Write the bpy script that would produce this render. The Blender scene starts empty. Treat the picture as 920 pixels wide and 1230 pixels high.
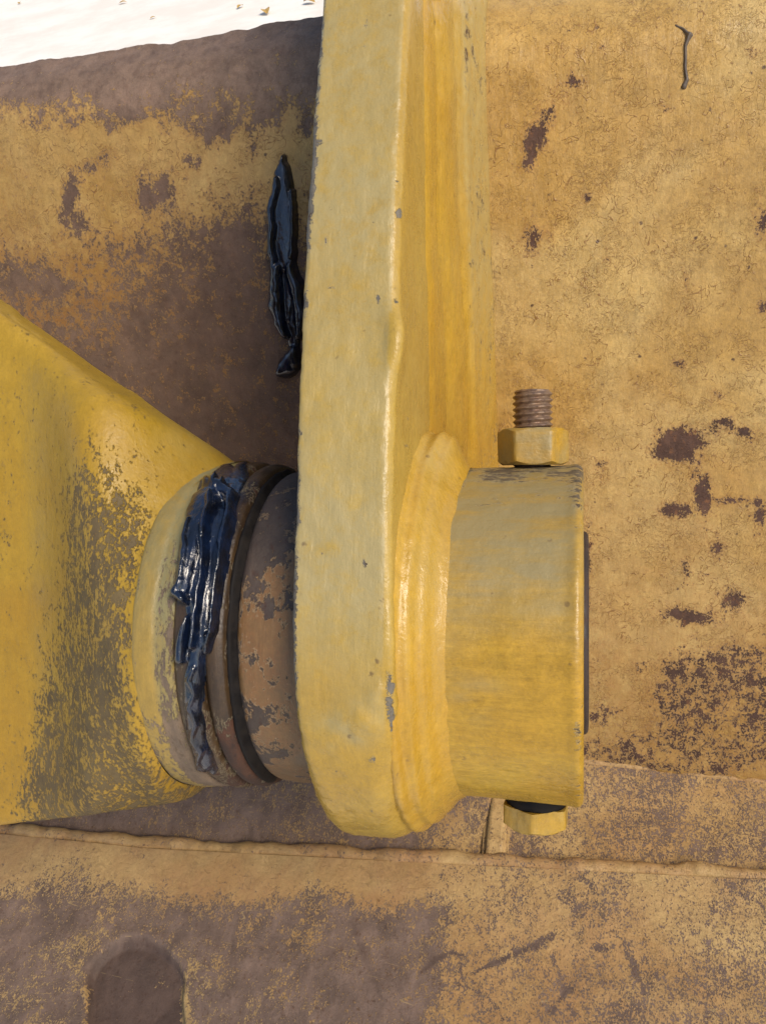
import bpy, bmesh, math, random
import numpy as np
from mathutils import Matrix, Vector

random.seed(4)
rng = np.random.default_rng(7)
scene = bpy.context.scene
C = scene.collection

# ------------------------------------------------------------------ frames
# The bucket joint is modelled in its own frame: pin along X, bolt along Z, Y going away from the lens.
# That frame is then tipped by TILT and lifted, as the joint sits on the machine.
TILT = math.radians(42)
LIFT = 0.75
M = Matrix.Translation((0, 0, LIFT)) @ Matrix.Rotation(-TILT, 4, 'X')
F = 1000.0
CAM = np.array([0.0, -0.36, 0.070])


def unit(v):
    v = np.array(v, float)
    return v / np.linalg.norm(v)


YC = unit((0.24, 0.055, 1.0))            # the frame's axes seen by the lens (right, up, forward)
XC = unit((1.0, 0.0, -0.24))
ZC = -np.cross(XC, YC)
AX = np.stack([XC, YC, ZC])              # rows
right, up, fwd = AX[:, 0], AX[:, 1], AX[:, 2]

cam_data = bpy.data.cameras.new('camera')
cam = bpy.data.objects.new('camera', cam_data)
C.objects.link(cam)
cam_data.sensor_fit = 'HORIZONTAL'
cam_data.sensor_width = 36.0
cam_data.lens = 36.0 * F / 920.0
cam_data.clip_start = 0.02
cam_data.clip_end = 500
mc = Matrix.Identity(4)
for i in range(3):
    mc[i][0], mc[i][1], mc[i][2], mc[i][3] = right[i], up[i], -fwd[i], CAM[i]
cam.matrix_world = M @ mc
scene.camera = cam

# ------------------------------------------------------------------ light
SUN_TO = unit((0.56, -0.30, 0.78))       # towards the sun, world frame
world = bpy.data.worlds.new('World')
scene.world = world
world.use_nodes = True
wn = world.node_tree
sky = wn.nodes.new('ShaderNodeTexSky')
sky.sky_type = 'NISHITA'
sky.sun_disc = False
sky.sun_elevation = math.asin(SUN_TO[2])
sky.sun_rotation = math.atan2(SUN_TO[0], SUN_TO[1])
wn.nodes['Background'].inputs['Strength'].default_value = 0.12
wn.links.new(sky.outputs[0], wn.nodes['Background'].inputs['Color'])
sd = bpy.data.lights.new('sun', 'SUN')
sd.energy = 2.4
sd.angle = math.radians(26)
sd.color = (1.0, 0.88, 0.72)
sun = bpy.data.objects.new('sun', sd)
C.objects.link(sun)
sun.rotation_euler = Vector(SUN_TO).to_track_quat('Z', 'Y').to_euler()
sun.location = (1.5, -1.5, 3)
vs = scene.view_settings
vs.view_transform = 'Standard'
vs.look = 'None'
vs.gamma = 1
vs.use_curve_mapping = False
vs.exposure = 0.64
scene.cycles.use_adaptive_sampling = True
scene.cycles.adaptive_threshold = 0.025
scene.cycles.max_bounces = 5
scene.cycles.diffuse_bounces = 3
scene.cycles.glossy_bounces = 2
scene.cycles.caustics_reflective = False


# ------------------------------------------------------------------ projection helpers
def ray(px, py):
    v = np.array([(px - 460) / F, (615 - py) / F, 1.0])
    return right * v[0] + up * v[1] + fwd * v[2]


def at_y(px, py, Y):
    d = ray(px, py)
    return CAM + d * ((Y - CAM[1]) / d[1])


def at_x(px, py, X):
    d = ray(px, py)
    return CAM + d * ((X - CAM[0]) / d[0])


def on_cyl(px, py, R):
    d = ray(px, py)
    a = d[1] ** 2 + d[2] ** 2
    b = 2 * (CAM[1] * d[1] + CAM[2] * d[2])
    c = CAM[1] ** 2 + CAM[2] ** 2 - R * R
    t = (-b - math.sqrt(max(b * b - 4 * a * c, 0))) / (2 * a)
    return CAM + d * t


def project(P):
    Q = (np.asarray(P) - CAM)
    r, u, f = Q @ right, Q @ up, Q @ fwd
    f = np.maximum(f, 1e-4)
    return 460 + F * r / f, 615 - F * u / f


# ------------------------------------------------------------------ numpy noise
def _hash(i, j, k, s):
    n = (i * 374761393 + j * 668265263 + k * 1274126177 + s * 974634777) & 0xFFFFFFFF
    n = ((n ^ (n >> 13)) * 1274126177) & 0xFFFFFFFF
    n = n ^ (n >> 16)
    return (n & 0xFFFF) / 65535.0


def vnoise(P, s=0):
    P = np.asarray(P, float)
    I = np.floor(P).astype(np.int64)
    f = P - I
    f = f * f * (3 - 2 * f)
    out = 0
    for a in (0, 1):
        for b in (0, 1):
            for c in (0, 1):
                w = (f[..., 0] if a else 1 - f[..., 0]) * (f[..., 1] if b else 1 - f[..., 1]) * (f[..., 2] if c else 1 - f[..., 2])
                out = out + w * _hash(I[..., 0] + a, I[..., 1] + b, I[..., 2] + c, s)
    return out


def fbm(P, scale, octv=4, s=0, gain=0.5):
    P = np.asarray(P, float) * scale
    t = 0
    a = 1.0
    n = 0
    for o in range(octv):
        t = t + a * vnoise(P, s + o)
        n += a
        a *= gain
        P = P * 2.03 + 11.7
    return t / n - 0.5                                            # about -0.5 .. 0.5


def sstep(a, b, x):
    t = np.clip((x - a) / (b - a), 0, 1)
    return t * t * (3 - 2 * t)


def blob(px, py, cx, cy, rx, ry, ang=0):
    a = math.radians(ang)
    dx, dy = px - cx, py - cy
    u = dx * math.cos(a) + dy * math.sin(a)
    v = -dx * math.sin(a) + dy * math.cos(a)
    q = (u / rx) ** 2 + (v / ry) ** 2
    return np.exp(-q * 0.9)


def seg_dist(px, py, pts, rad):
    """smallest distance/radius to a polyline with a radius per point"""
    best = np.full(np.shape(px), 9.0)
    for (x0, y0), (x1, y1), r0, r1 in zip(pts[:-1], pts[1:], rad[:-1], rad[1:]):
        dx, dy = x1 - x0, y1 - y0
        t = np.clip(((px - x0) * dx + (py - y0) * dy) / (dx * dx + dy * dy + 1e-9), 0, 1)
        d = np.hypot(px - x0 - t * dx, py - y0 - t * dy) / (r0 + (r1 - r0) * t)
        best = np.minimum(best, d)
    return best


# ------------------------------------------------------------------ object helpers
origins = {}


def tag(o, label, cat, group=None):
    o['label'] = label
    o['category'] = cat
    if group:
        o['group'] = group
    return o


def thing(name, label, cat, p=(0, 0, 0), group=None):
    o = bpy.data.objects.new(name, None)
    o.empty_display_size = 0.02
    o.location = p
    C.objects.link(o)
    origins[o] = np.array(p, float)
    return tag(o, label, cat, group)


def origin(o):
    return origins.get(o, np.zeros(3))


def link_mesh(name, V, faces, mat, parent=None, attrs=None, smooth=True, sharp=None, org=None):
    V = np.asarray(V, float)
    p = origin(parent) if parent else (np.zeros(3) if org is None else np.array(org, float))
    me = bpy.data.meshes.new(name)
    me.from_pydata((V - p).tolist(), [], faces if isinstance(faces, list) else faces.tolist())
    bm = bmesh.new()
    bm.from_mesh(me)
    bmesh.ops.recalc_face_normals(bm, faces=bm.faces)
    bm.to_mesh(me)
    bm.free()
    for k, v in (attrs or {}).items():
        a = me.attributes.new(k, 'FLOAT', 'POINT')
        a.data.foreach_set('value', np.asarray(v, np.float32).ravel())
    me.polygons.foreach_set('use_smooth', [bool(smooth)] * len(me.polygons))
    if sharp and smooth:
        me.set_sharp_from_angle(angle=math.radians(sharp))
    me.materials.append(mat)
    o = bpy.data.objects.new(name, me)
    C.objects.link(o)
    if parent:
        o.parent = parent
        origins[o] = p
    else:
        o.location = p
        origins[o] = p
    return o


def grid_faces(n, m, wrap_n=False, off=0):
    i = np.arange(n if wrap_n else n - 1)
    j = np.arange(m - 1)
    I, J = np.meshgrid(i, j, indexing='ij')
    I2 = (I + 1) % n
    f = np.stack([I * m + J, I2 * m + J, I2 * m + J + 1, I * m + J + 1], -1).reshape(-1, 4)
    return f + off


def resample(pts, step):
    pts = np.array(pts, float)
    seg = np.linalg.norm(np.diff(pts, axis=0), axis=1)
    s = np.r_[0, np.cumsum(seg)]
    n = max(2, int(s[-1] / step) + 1)
    t = np.linspace(0, s[-1], n)
    return np.stack([np.interp(t, s, pts[:, k]) for k in range(pts.shape[1])], 1)


def smooth_curve(pts, step, it=6, width=0):
    q = resample(pts, step)
    for _ in range(it):
        q[1:-1] = 0.25 * q[:-2] + 0.5 * q[1:-1] + 0.25 * q[2:]
    return q


def revolve(profile, nth, step, amp=0.0, nscale=80, seed=0, fine=0.0, it=3, lump=None):
    """profile: list of (X, R) turned about the pin axis, with a rough cast skin"""
    q = smooth_curve(profile, step, it)
    th = np.linspace(0, 2 * math.pi, nth, endpoint=False)
    T, X = np.meshgrid(th, q[:, 0], indexing='ij')
    R = np.broadcast_to(q[:, 1], T.shape)
    base = np.stack([X, -R * np.cos(T), R * np.sin(T)], -1)
    n = fbm(base, nscale, 3, seed) * amp + fbm(base, nscale * 5, 3, seed + 9) * fine
    if lump is not None:
        n = n + lump(base)
    R2 = R + n
    V = np.stack([X + n * 0.3, -R2 * np.cos(T), R2 * np.sin(T)], -1).reshape(-1, 3)
    return V, grid_faces(nth, len(q), wrap_n=True)


# ------------------------------------------------------------------ materials
def lin(r, g, b):
    f = lambda c: (c / 255 / 12.92) if c / 255 <= 0.04045 else ((c / 255 + 0.055) / 1.055) ** 2.4
    return (f(r), f(g), f(b), 1.0)


ALB = 0.66


def pl(r, g, b, k=1.0):
    c = lin(r, g, b)
    return (c[0] * ALB * k, c[1] * ALB * k, c[2] * ALB * k, 1.0)


class NT:
    def __init__(self, name):
        self.m = bpy.data.materials.new(name)
        self.m.use_nodes = True
        self.t = self.m.node_tree
        self.t.nodes.clear()
        self.out = self.t.nodes.new('ShaderNodeOutputMaterial')
        self.p = self.t.nodes.new('ShaderNodeBsdfPrincipled')
        self.t.links.new(self.p.outputs[0], self.out.inputs[0])
        self.co = self.t.nodes.new('ShaderNodeTexCoord').outputs['Object']

    def set(self, sock, v):
        if isinstance(v, bpy.types.NodeSocket):
            self.t.links.new(v, sock)
        else:
            sock.default_value = v

    def pin(self, name, v):
        self.set(self.p.inputs[name], v)

    def attr(self, n):
        a = self.t.nodes.new('ShaderNodeAttribute')
        a.attribute_name = n
        return a.outputs['Fac']

    def scale(self, sx, sy, sz, off=(0, 0, 0)):
        m = self.t.nodes.new('ShaderNodeMapping')
        m.inputs['Scale'].default_value = (sx, sy, sz)
        m.inputs['Location'].default_value = off
        self.t.links.new(self.co, m.inputs[0])
        return m.outputs[0]

    def noise(self, sc, det=4, rough=0.55, dist=0.0, co=None, w=0.0):
        n = self.t.nodes.new('ShaderNodeTexNoise')
        n.noise_dimensions = '3D'
        n.inputs['Scale'].default_value = sc
        n.inputs['Detail'].default_value = det
        n.inputs['Roughness'].default_value = rough
        n.inputs['Distortion'].default_value = dist
        if w:
            o = self.t.nodes.new('ShaderNodeVectorMath')
            o.operation = 'ADD'
            o.inputs[1].default_value = (w * 1.37, w * 0.71, w * 2.11)
            self.t.links.new(co or self.co, o.inputs[0])
            self.t.links.new(o.outputs[0], n.inputs['Vector'])
        else:
            self.t.links.new(co or self.co, n.inputs['Vector'])
        return n.outputs[0]

    def math(self, op, a, b=0.0, c=0.0, clamp=False):
        n = self.t.nodes.new('ShaderNodeMath')
        n.operation = op
        n.use_clamp = clamp
        for s, v in zip(n.inputs, (a, b, c)):
            self.set(s, v)
        return n.outputs[0]

    def ramp(self, v, a, b, c=0.0, d=1.0, smooth=True):
        n = self.t.nodes.new('ShaderNodeMapRange')
        n.interpolation_type = 'SMOOTHSTEP' if smooth else 'LINEAR'
        self.set(n.inputs[0], v)
        for k, x in zip((1, 2, 3, 4), (a, b, c, d)):
            self.set(n.inputs[k], x)
        return n.outputs[0]

    def mix(self, f, a, b, mode='MIX'):
        n = self.t.nodes.new('ShaderNodeMix')
        n.data_type = 'RGBA'
        n.blend_type = mode
        n.clamp_factor = True
        self.set(n.inputs[0], f)
        self.set(n.inputs[6], a)
        self.set(n.inputs[7], b)
        return n.outputs[2]

    def bump(self, h, strength, dist, normal=None):
        n = self.t.nodes.new('ShaderNodeBump')
        n.inputs['Strength'].default_value = strength
        n.inputs['Distance'].default_value = dist
        self.set(n.inputs['Height'], h)
        if normal is not None:
            self.t.links.new(normal, n.inputs['Normal'])
        return n.outputs[0]


def painted(name, c1, c2, grime_sheen, rust, kA=0.9, kB=0.9, kC=0.0, squig=0.0, pale_rust=(0.16, 0.105, 0.07, 1), rim_col=(0.42, 0.34, 0.2, 1), brush=None, brush_amt=0.12, scratch=False, speck=0.5, rough=0.42,
            halo=None, halo_amt=0.5, grain=(1, 1, 1), chipdepth=1.0, peel=0.35, edge=0.035, sA=45, sB=240, mott=0.25):
    """old machine paint: two tones, dust and painted sheen, chips down to rust, flaking lines, orange peel"""
    t = NT(name)
    wear, gr = t.attr('wear'), t.attr('grime_sheen')
    gco = t.scale(*grain)
    A = t.noise(sA, 4, 0.65, 0.2)
    B = t.noise(sB, 6, 0.7, 0.4, gco)
    w = t.math('ADD', wear, t.math('MULTIPLY', t.math('SUBTRACT', A, 0.5), kA))
    w = t.math('ADD', w, t.math('MULTIPLY', t.math('SUBTRACT', B, 0.5), kB))
    if kC:
        Cn = t.noise(900, 3, 0.6, 0, gco, 3)
        w = t.math('ADD', w, t.math('MULTIPLY', t.math('SUBTRACT', Cn, 0.5), kC))
    mask = t.ramp(w, 0.5 - edge, 0.5 + edge)
    rim = t.math('MULTIPLY', t.ramp(w, 0.5 - edge - 0.05, 0.5 - edge), t.math('SUBTRACT', 1.0, mask))
    low = t.noise(11, 4, 0.6, 0.5, None, 5)
    base = t.mix(t.ramp(low, 0.35, 0.65), c1, c2)
    fine = t.noise(420, 3, 0.7, 0, None, 9)
    mid = t.noise(70, 4, 0.6, 0.3, None, 13)
    micro = t.noise(1500, 3, 0.7, 0, gco, 15)
    val = t.math('ADD', t.ramp(fine, 0.3, 0.7, 1 - mott * 0.5, 1 + mott * 0.35, False), t.ramp(mid, 0.3, 0.7, -mott * 0.35, mott * 0.35, False))
    val = t.math('ADD', val, t.ramp(micro, 0.28, 0.72, -mott * 0.45, mott * 0.45, False))
    bl = None
    if brush:
        bl = t.noise(340, 4, 0.65, 0.15, t.scale(*brush), 17)
        val = t.math('ADD', val, t.ramp(bl, 0.3, 0.7, -brush_amt, brush_amt, False))
    comb = t.t.nodes.new('ShaderNodeCombineColor')
    for k in range(3):
        t.t.links.new(val, comb.inputs[k])
    base = t.mix(1.0, base, comb.outputs[0], 'MULTIPLY')
    gfac = t.math('MULTIPLY', gr, t.ramp(t.noise(130, 6, 0.7, 0.3, gco, 21), 0.22, 0.62, 0.35, 1.1), clamp=True)
    base = t.mix(gfac, base, grime_sheen)
    h0 = None
    if halo:
        hm = t.math('MULTIPLY', t.ramp(w, 0.5 - 0.28, 0.5 - 0.02), halo_amt)
        base = t.mix(hm, base, halo)
    if squig:
        sq = t.noise(120, 2, 0.5, 1.4, None, 31)
        line = t.math('ABSOLUTE', t.math('SUBTRACT', sq, 0.5))
        l1 = t.ramp(line, 0.002, 0.018, 1, 0)
        brk = t.ramp(t.noise(85, 3, 0.6, 0, None, 37), 0.44, 0.56)
        l1 = t.math('MULTIPLY', l1, brk)
        sq2 = t.noise(260, 2, 0.5, 1.8, None, 41)
        l2 = t.ramp(t.math('ABSOLUTE', t.math('SUBTRACT', sq2, 0.52)), 0.003, 0.022, 1, 0)
        l2 = t.math('MULTIPLY', l2, t.ramp(t.noise(40, 3, 0.6, 0, None, 43), 0.46, 0.58))
        h0 = t.math('MAXIMUM', l1, t.math('MULTIPLY', l2, 0.8))
        base = t.mix(t.math('MULTIPLY', h0, squig), base, pl(140, 96, 44))
    if speck:
        vor = t.t.nodes.new('ShaderNodeTexVoronoi')
        vor.inputs['Scale'].default_value = 150
        t.t.links.new(t.co, vor.inputs['Vector'])
        keep = t.ramp(t.noise(95, 4, 0.7, 0, None, 51), 0.56, 0.64)
        sp = t.math('MULTIPLY', t.ramp(vor.outputs['Distance'], 0.10, 0.22, 1, 0), keep)
        base = t.mix(t.math('MULTIPLY', sp, speck), base, pl(92, 66, 46))
    base = t.mix(t.math('MULTIPLY', rim, 0.35), base, rim_col)
    r1 = t.ramp(t.noise(90, 4, 0.7, 0.5, gco, 61), 0.33, 0.67)
    r2 = t.ramp(t.noise(300, 3, 0.7, 0.2, gco, 63), 0.55, 0.72)
    rc = t.mix(r1, rust[0], rust[1])
    rc = t.mix(r2, rc, rust[2])
    rc = t.mix(t.math('MULTIPLY', t.attr('pale'), t.ramp(t.noise(160, 5, 0.7, 0, gco, 67), 0.3, 0.6, 0.55, 1.0)), rc, pale_rust)
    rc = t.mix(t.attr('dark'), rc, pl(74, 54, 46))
    rc = t.mix(t.ramp(micro, 0.3, 0.7, 0.25, -0.0), rc, pl(60, 44, 36))
    rv = t.ramp(t.noise(48, 5, 0.65, 0.4, gco, 81), 0.32, 0.68, 0.74, 1.18, False)
    rcb = t.t.nodes.new('ShaderNodeCombineColor')
    for k in range(3):
        t.t.links.new(rv, rcb.inputs[k])
    rc = t.mix(1.0, rc, rcb.outputs[0], 'MULTIPLY')
    if scratch:
        for sc_, off, ang in ((9, 5, 0.5), (13, 9, -1.0)):
            mp = t.t.nodes.new('ShaderNodeMapping')
            mp.inputs['Rotation'].default_value = (0, ang, 0)
            mp.inputs['Scale'].default_value = (0.25, 1, 5)
            t.t.links.new(t.co, mp.inputs[0])
            ln = t.math('ABSOLUTE', t.math('SUBTRACT', t.noise(sc_, 2, 0.5, 0.1, mp.outputs[0], off), 0.5))
            ln = t.math('MULTIPLY', t.ramp(ln, 0.0008, 0.003, 1, 0), t.ramp(t.noise(60, 4, 0.7, 0, None, off + 3), 0.50, 0.62))
            rc = t.mix(t.math('MULTIPLY', ln, 0.6), rc, c1)
    col = t.mix(mask, base, rc)
    t.pin('Base Color', col)
    rr = t.math('ADD', t.ramp(mid, 0.3, 0.7, rough - 0.08, rough + 0.12), t.math('MULTIPLY', gfac, 0.10))
    mx = t.t.nodes.new('ShaderNodeMix')
    t.set(mx.inputs[0], mask)
    t.set(mx.inputs[2], rr)
    mx.inputs[3].default_value = 0.72
    t.pin('Roughness', mx.outputs[0])
    t.pin('Specular IOR Level', 0.45)
    h = t.math('MULTIPLY', mask, -0.8 * chipdepth)
    h = t.math('ADD', h, t.math('MULTIPLY', rim, 0.25))
    h = t.math('ADD', h, t.math('MULTIPLY', t.noise(700, 3, 0.6, 0, None, 71), 0.35))
    h = t.math('ADD', h, t.math('MULTIPLY', t.noise(110, 4, 0.55, 0.6, None, 73), peel * 1.6))
    h = t.math('ADD', h, t.math('MULTIPLY', t.math('MULTIPLY', t.noise(900, 3, 0.7, 0, gco, 75), mask), 0.5))
    if bl is not None:
        h = t.math('ADD', h, t.math('MULTIPLY', bl, 0.5))
    if h0 is not None:
        h = t.math('ADD', h, t.math('MULTIPLY', h0, 0.35))
    t.pin('Normal', t.bump(h, 0.75, 0.0007))
    return t.m


def simple(name, c1, c2, rough, metallic=0.0, sc=200, bump=0.4, dist=0.0004, grain=(1, 1, 1), spec=0.5, coat=0.0):
    t = NT(name)
    g = t.scale(*grain)
    n = t.noise(sc, 6, 0.65, 0.3, g)
    t.pin('Base Color', t.mix(t.ramp(n, 0.32, 0.68), c1, c2))
    t.pin('Roughness', t.ramp(n, 0.3, 0.7, rough * 0.8, min(1, rough * 1.25)))
    t.pin('Metallic', metallic)
    t.pin('Specular IOR Level', spec)
    t.pin('Coat Weight', coat)
    t.pin('Coat Roughness', 0.06)
    t.pin('Normal', t.bump(t.noise(sc * 2.3, 4, 0.6, 0, g, 4), bump, dist))
    return t.m


RUST_PLATE = (pl(86, 58, 44), pl(106, 74, 56), pl(138, 92, 56))
RUST_BROWN = (pl(126, 104, 90, 1.12), pl(144, 120, 104, 1.12), pl(112, 84, 66, 1.1))
M_plate = painted('flaking ochre plate paint', pl(216, 182, 112, 1.02), pl(204, 162, 84, .97), pl(180, 130, 66, .95), RUST_PLATE, kA=0.5, kB=1.35, kC=0.9,
                  squig=0.75, speck=0.9, rough=0.40, halo=pl(172, 114, 52), halo_amt=0.5, grain=(1, 1, 0.8), peel=0.6, mott=0.34, sB=200, pale_rust=pl(150, 122, 100, 1.15), brush=(1.5, 1.5, 0.10), brush_amt=0.06)
M_low = painted('rust speckled lower paint', pl(208, 176, 116, 1.05), pl(196, 156, 96, 1.0), pl(182, 134, 92), RUST_BROWN, kA=0.5, kB=1.3, kC=1.5,
                squig=0.2, speck=0.6, rough=0.6, halo=pl(180, 132, 82), halo_amt=0.3, grain=(1.3, 1, 0.55), peel=0.3, mott=0.34, scratch=True)
M_lug = painted('thick yellow lug paint', pl(214, 174, 68, .86), pl(206, 162, 54, .86), pl(202, 180, 120, .84), (pl(120, 112, 98), pl(140, 130, 112), pl(92, 66, 46)),
                kA=0.5, kB=1.0, kC=0.4, speck=0.6, rough=0.27, peel=0.3, mott=0.2, brush=(1.4, 1.4, 0.14), brush_amt=0.07)
M_weld = painted('glossy amber weld paint', pl(218, 170, 50, .9), pl(206, 154, 38, .9), pl(214, 184, 110, .85), (pl(110, 84, 50), pl(130, 100, 60), pl(92, 66, 46)),
                 kA=0.5, kB=1.0, kC=0.3, speck=0.6, rough=0.22, peel=0.5, mott=0.2, brush=(1.6, 1.6, 0.10), brush_amt=0.09)
M_boss = painted('dusty yellow boss paint', pl(216, 174, 58, .92), pl(206, 158, 44, .9), pl(174, 154, 102, .92), (pl(104, 92, 72), pl(126, 110, 84), pl(88, 66, 46)),
                 kA=0.5, kB=0.9, kC=0.5, speck=0.5, rough=0.30, grain=(0.3, 1, 1.5), peel=0.3, mott=0.26, brush=(0.10, 1.2, 1.2), brush_amt=0.12)
M_link = painted('yellow link paint rubbed to olive', pl(206, 162, 40, .82), pl(196, 148, 30, .82), pl(184, 160, 88, .85), (pl(112, 92, 56), pl(126, 105, 62), pl(98, 80, 52)),
                 kA=0.4, kB=2.0, kC=1.7, speck=0.15, rough=0.40, grain=(1.0, 1, 0.6), peel=0.35, edge=0.11, mott=0.18, sB=250, brush=(0.9, 0.9, 0.2), brush_amt=0.05,
                 halo=pl(158, 124, 48, .85), halo_amt=0.55, rim_col=pl(214, 172, 60, .9))
M_collar = painted('worn collar paint', pl(196, 158, 66, .85), pl(184, 154, 80, .85), pl(158, 146, 98, .9), (pl(132, 112, 92), pl(150, 126, 100), pl(108, 86, 62)),
                   kA=0.6, kB=1.6, kC=0.6, speck=0.2, rough=0.42, grain=(1.5, 1, 0.5), peel=0.35, mott=0.2, brush=(1.6, 1.2, 0.1), brush_amt=0.1)
M_bush = painted('bushing paint and bare steel', pl(164, 122, 72, .84), pl(148, 108, 62, .82), pl(104, 92, 72, .85), (pl(92, 76, 66, .85), pl(106, 90, 76, .85), pl(90, 62, 46, .85)),
                 kA=1.2, kB=1.0, kC=0.4, speck=0.5, rough=0.42, halo=pl(158, 102, 56, .9), halo_amt=0.4, grain=(1, 1, 0.6), peel=0.25, mott=0.26, sA=80, brush=(1.6, 1.2, 0.1), brush_amt=0.1)
M_seal = painted('greasy seal', pl(98, 74, 42), pl(72, 54, 36), pl(40, 30, 25), (pl(64, 42, 31), pl(92, 56, 35), pl(42, 30, 25)),
                 kA=0.8, kB=1.0, kC=0.4, speck=0.2, rough=0.35, grain=(1.5, 1, 0.4), peel=0.3, mott=0.4, brush=(1.6, 1.2, 0.1), brush_amt=0.2)
M_black = simple('greasy gap shade', (0.006, 0.005, 0.005, 1), (0.015, 0.012, 0.010, 1), 0.7, bump=0.3, spec=0.15)  # near black that puts the shade of the greasy gaps into colour
M_thread = simple('weathered bolt thread', lin(116, 92, 78), lin(146, 122, 98), 0.42, metallic=0.55, sc=500, bump=0.4, dist=0.0002)
M_pin = simple('rusty pin end', lin(34, 26, 22), lin(58, 42, 32), 0.7, sc=260)


def grease_mat():
    t = NT('blue black grease')
    n = t.noise(120, 4, 0.6, 0.4)
    t.pin('Base Color', t.mix(t.ramp(n, 0.35, 0.65), (0.003, 0.004, 0.008, 1), (0.004, 0.009, 0.026, 1)))
    t.pin('Roughness', t.ramp(t.noise(200, 3, 0.5, 0, None, 4), 0.35, 0.65, 0.06, 0.22))
    t.pin('Specular IOR Level', 0.55)
    t.pin('Coat Weight', 0.6)
    t.pin('Coat Roughness', 0.08)
    t.pin('Normal', t.bump(t.noise(330, 4, 0.55, 1.0, t.scale(1.5, 1, 0.5), 8), 0.45, 0.0013))
    return t.m


M_grease = grease_mat()


def ground_mat():
    t = NT('pale sunlit ground')
    n = t.noise(3, 8, 0.65)
    n2 = t.noise(90, 5, 0.7, 0, None, 3)
    c = t.mix(t.ramp(n, 0.35, 0.65), lin(236, 228, 214), lin(224, 214, 198))
    c = t.mix(t.ramp(n2, 0.62, 0.75), c, lin(205, 192, 172))
    t.pin('Base Color', c)
    t.pin('Roughness', 0.9)
    t.pin('Normal', t.bump(n2, 0.3, 0.004))
    return t.m


# ------------------------------------------------------------------ ground
gd = 200
n = 24
gv = [(math.cos(2 * math.pi * i / n) * gd, math.sin(2 * math.pi * i / n) * gd, 0) for i in range(n)]
ground = link_mesh('ground', gv, [list(range(n))], ground_mat(), smooth=False)
ground['kind'] = 'structure'

# ------------------------------------------------------------------ bucket: back plates
bucket = thing('digging_bucket', 'worn ochre steel bucket back with its yellow lug and pin boss', 'bucket', (0, 0.2, -0.25))

X0, X1 = -0.62, 0.34


def prof(pairs):
    return np.array([(Y, at_y(600, py, Y)[2]) for py, Y in pairs])


PB = prof([(-9, 0.122), (20, 0.108), (70, 0.103), (250, 0.122), (450, 0.152), (700, 0.187), (935, 0.212)])
PF = prof([(920, 0.207), (960, 0.187), (1045, 0.142)])
PL = prof([(1024, 0.138), (1034, 0.134), (1130, 0.098), (1240, 0.058), (1420, 0.000)])


def sheet(profile, step, amp=0.0008, seed=0, thick=0.02, disp=None, ragged=0.0):
    q = smooth_curve(profile, step, 10)
    xs = np.arange(X0, X1 + step, step)
    Xg, K = np.meshgrid(xs, np.arange(len(q)), indexing='ij')
    Yg, Zg = q[K, 0], q[K, 1]
    tg = np.gradient(q, axis=0)
    nrm = np.stack([tg[:, 1], -tg[:, 0]], 1)
    nrm /= np.linalg.norm(nrm, axis=1)[:, None]
    nrm *= -np.sign(nrm[len(q) // 2, 0])
    P = np.stack([Xg, Yg, Zg], -1)
    h = fbm(P, 14, 3, seed) * amp * 2 + fbm(P, 90, 3, seed + 4) * amp * 0.7
    if disp is not None:
        h = h + disp(P)
    P[..., 1] += nrm[K, 0] * h
    P[..., 2] += nrm[K, 1] * h
    if ragged:
        rg = fbm(np.stack([xs, xs * 0, xs * 0], 1), 45, 5, seed + 7, 0.6) * ragged + fbm(np.stack([xs, xs * 0, xs * 0], 1), 9, 2, seed + 8) * ragged * 1.2
        fade = np.exp(-np.arange(len(q)) * step / 0.012)
        P[..., 2] += rg[:, None] * fade[None, :]
    nx, ny = len(xs), len(q)
    front = P.reshape(-1, 3)
    back = P.copy()
    back[..., 1] -= nrm[K, 0] * thick
    back[..., 2] -= nrm[K, 1] * thick
    # rim and a coarse back
    V = [front]
    F_ = [grid_faces(nx, ny)]
    idx = np.arange(nx * ny).reshape(nx, ny)
    loop = np.r_[idx[:, 0], idx[-1, 1:], idx[-2::-1, -1], idx[0, -2:0:-1]]
    bl = back.reshape(-1, 3)[loop]
    off = nx * ny
    k = np.arange(len(loop))
    k2 = (k + 1) % len(loop)
    F_.append(np.stack([loop[k], loop[k2], off + k2, off + k], 1))
    V.append(bl)
    faces = np.concatenate(F_).tolist()
    faces.append((off + k).tolist())
    return np.concatenate(V), faces


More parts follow.
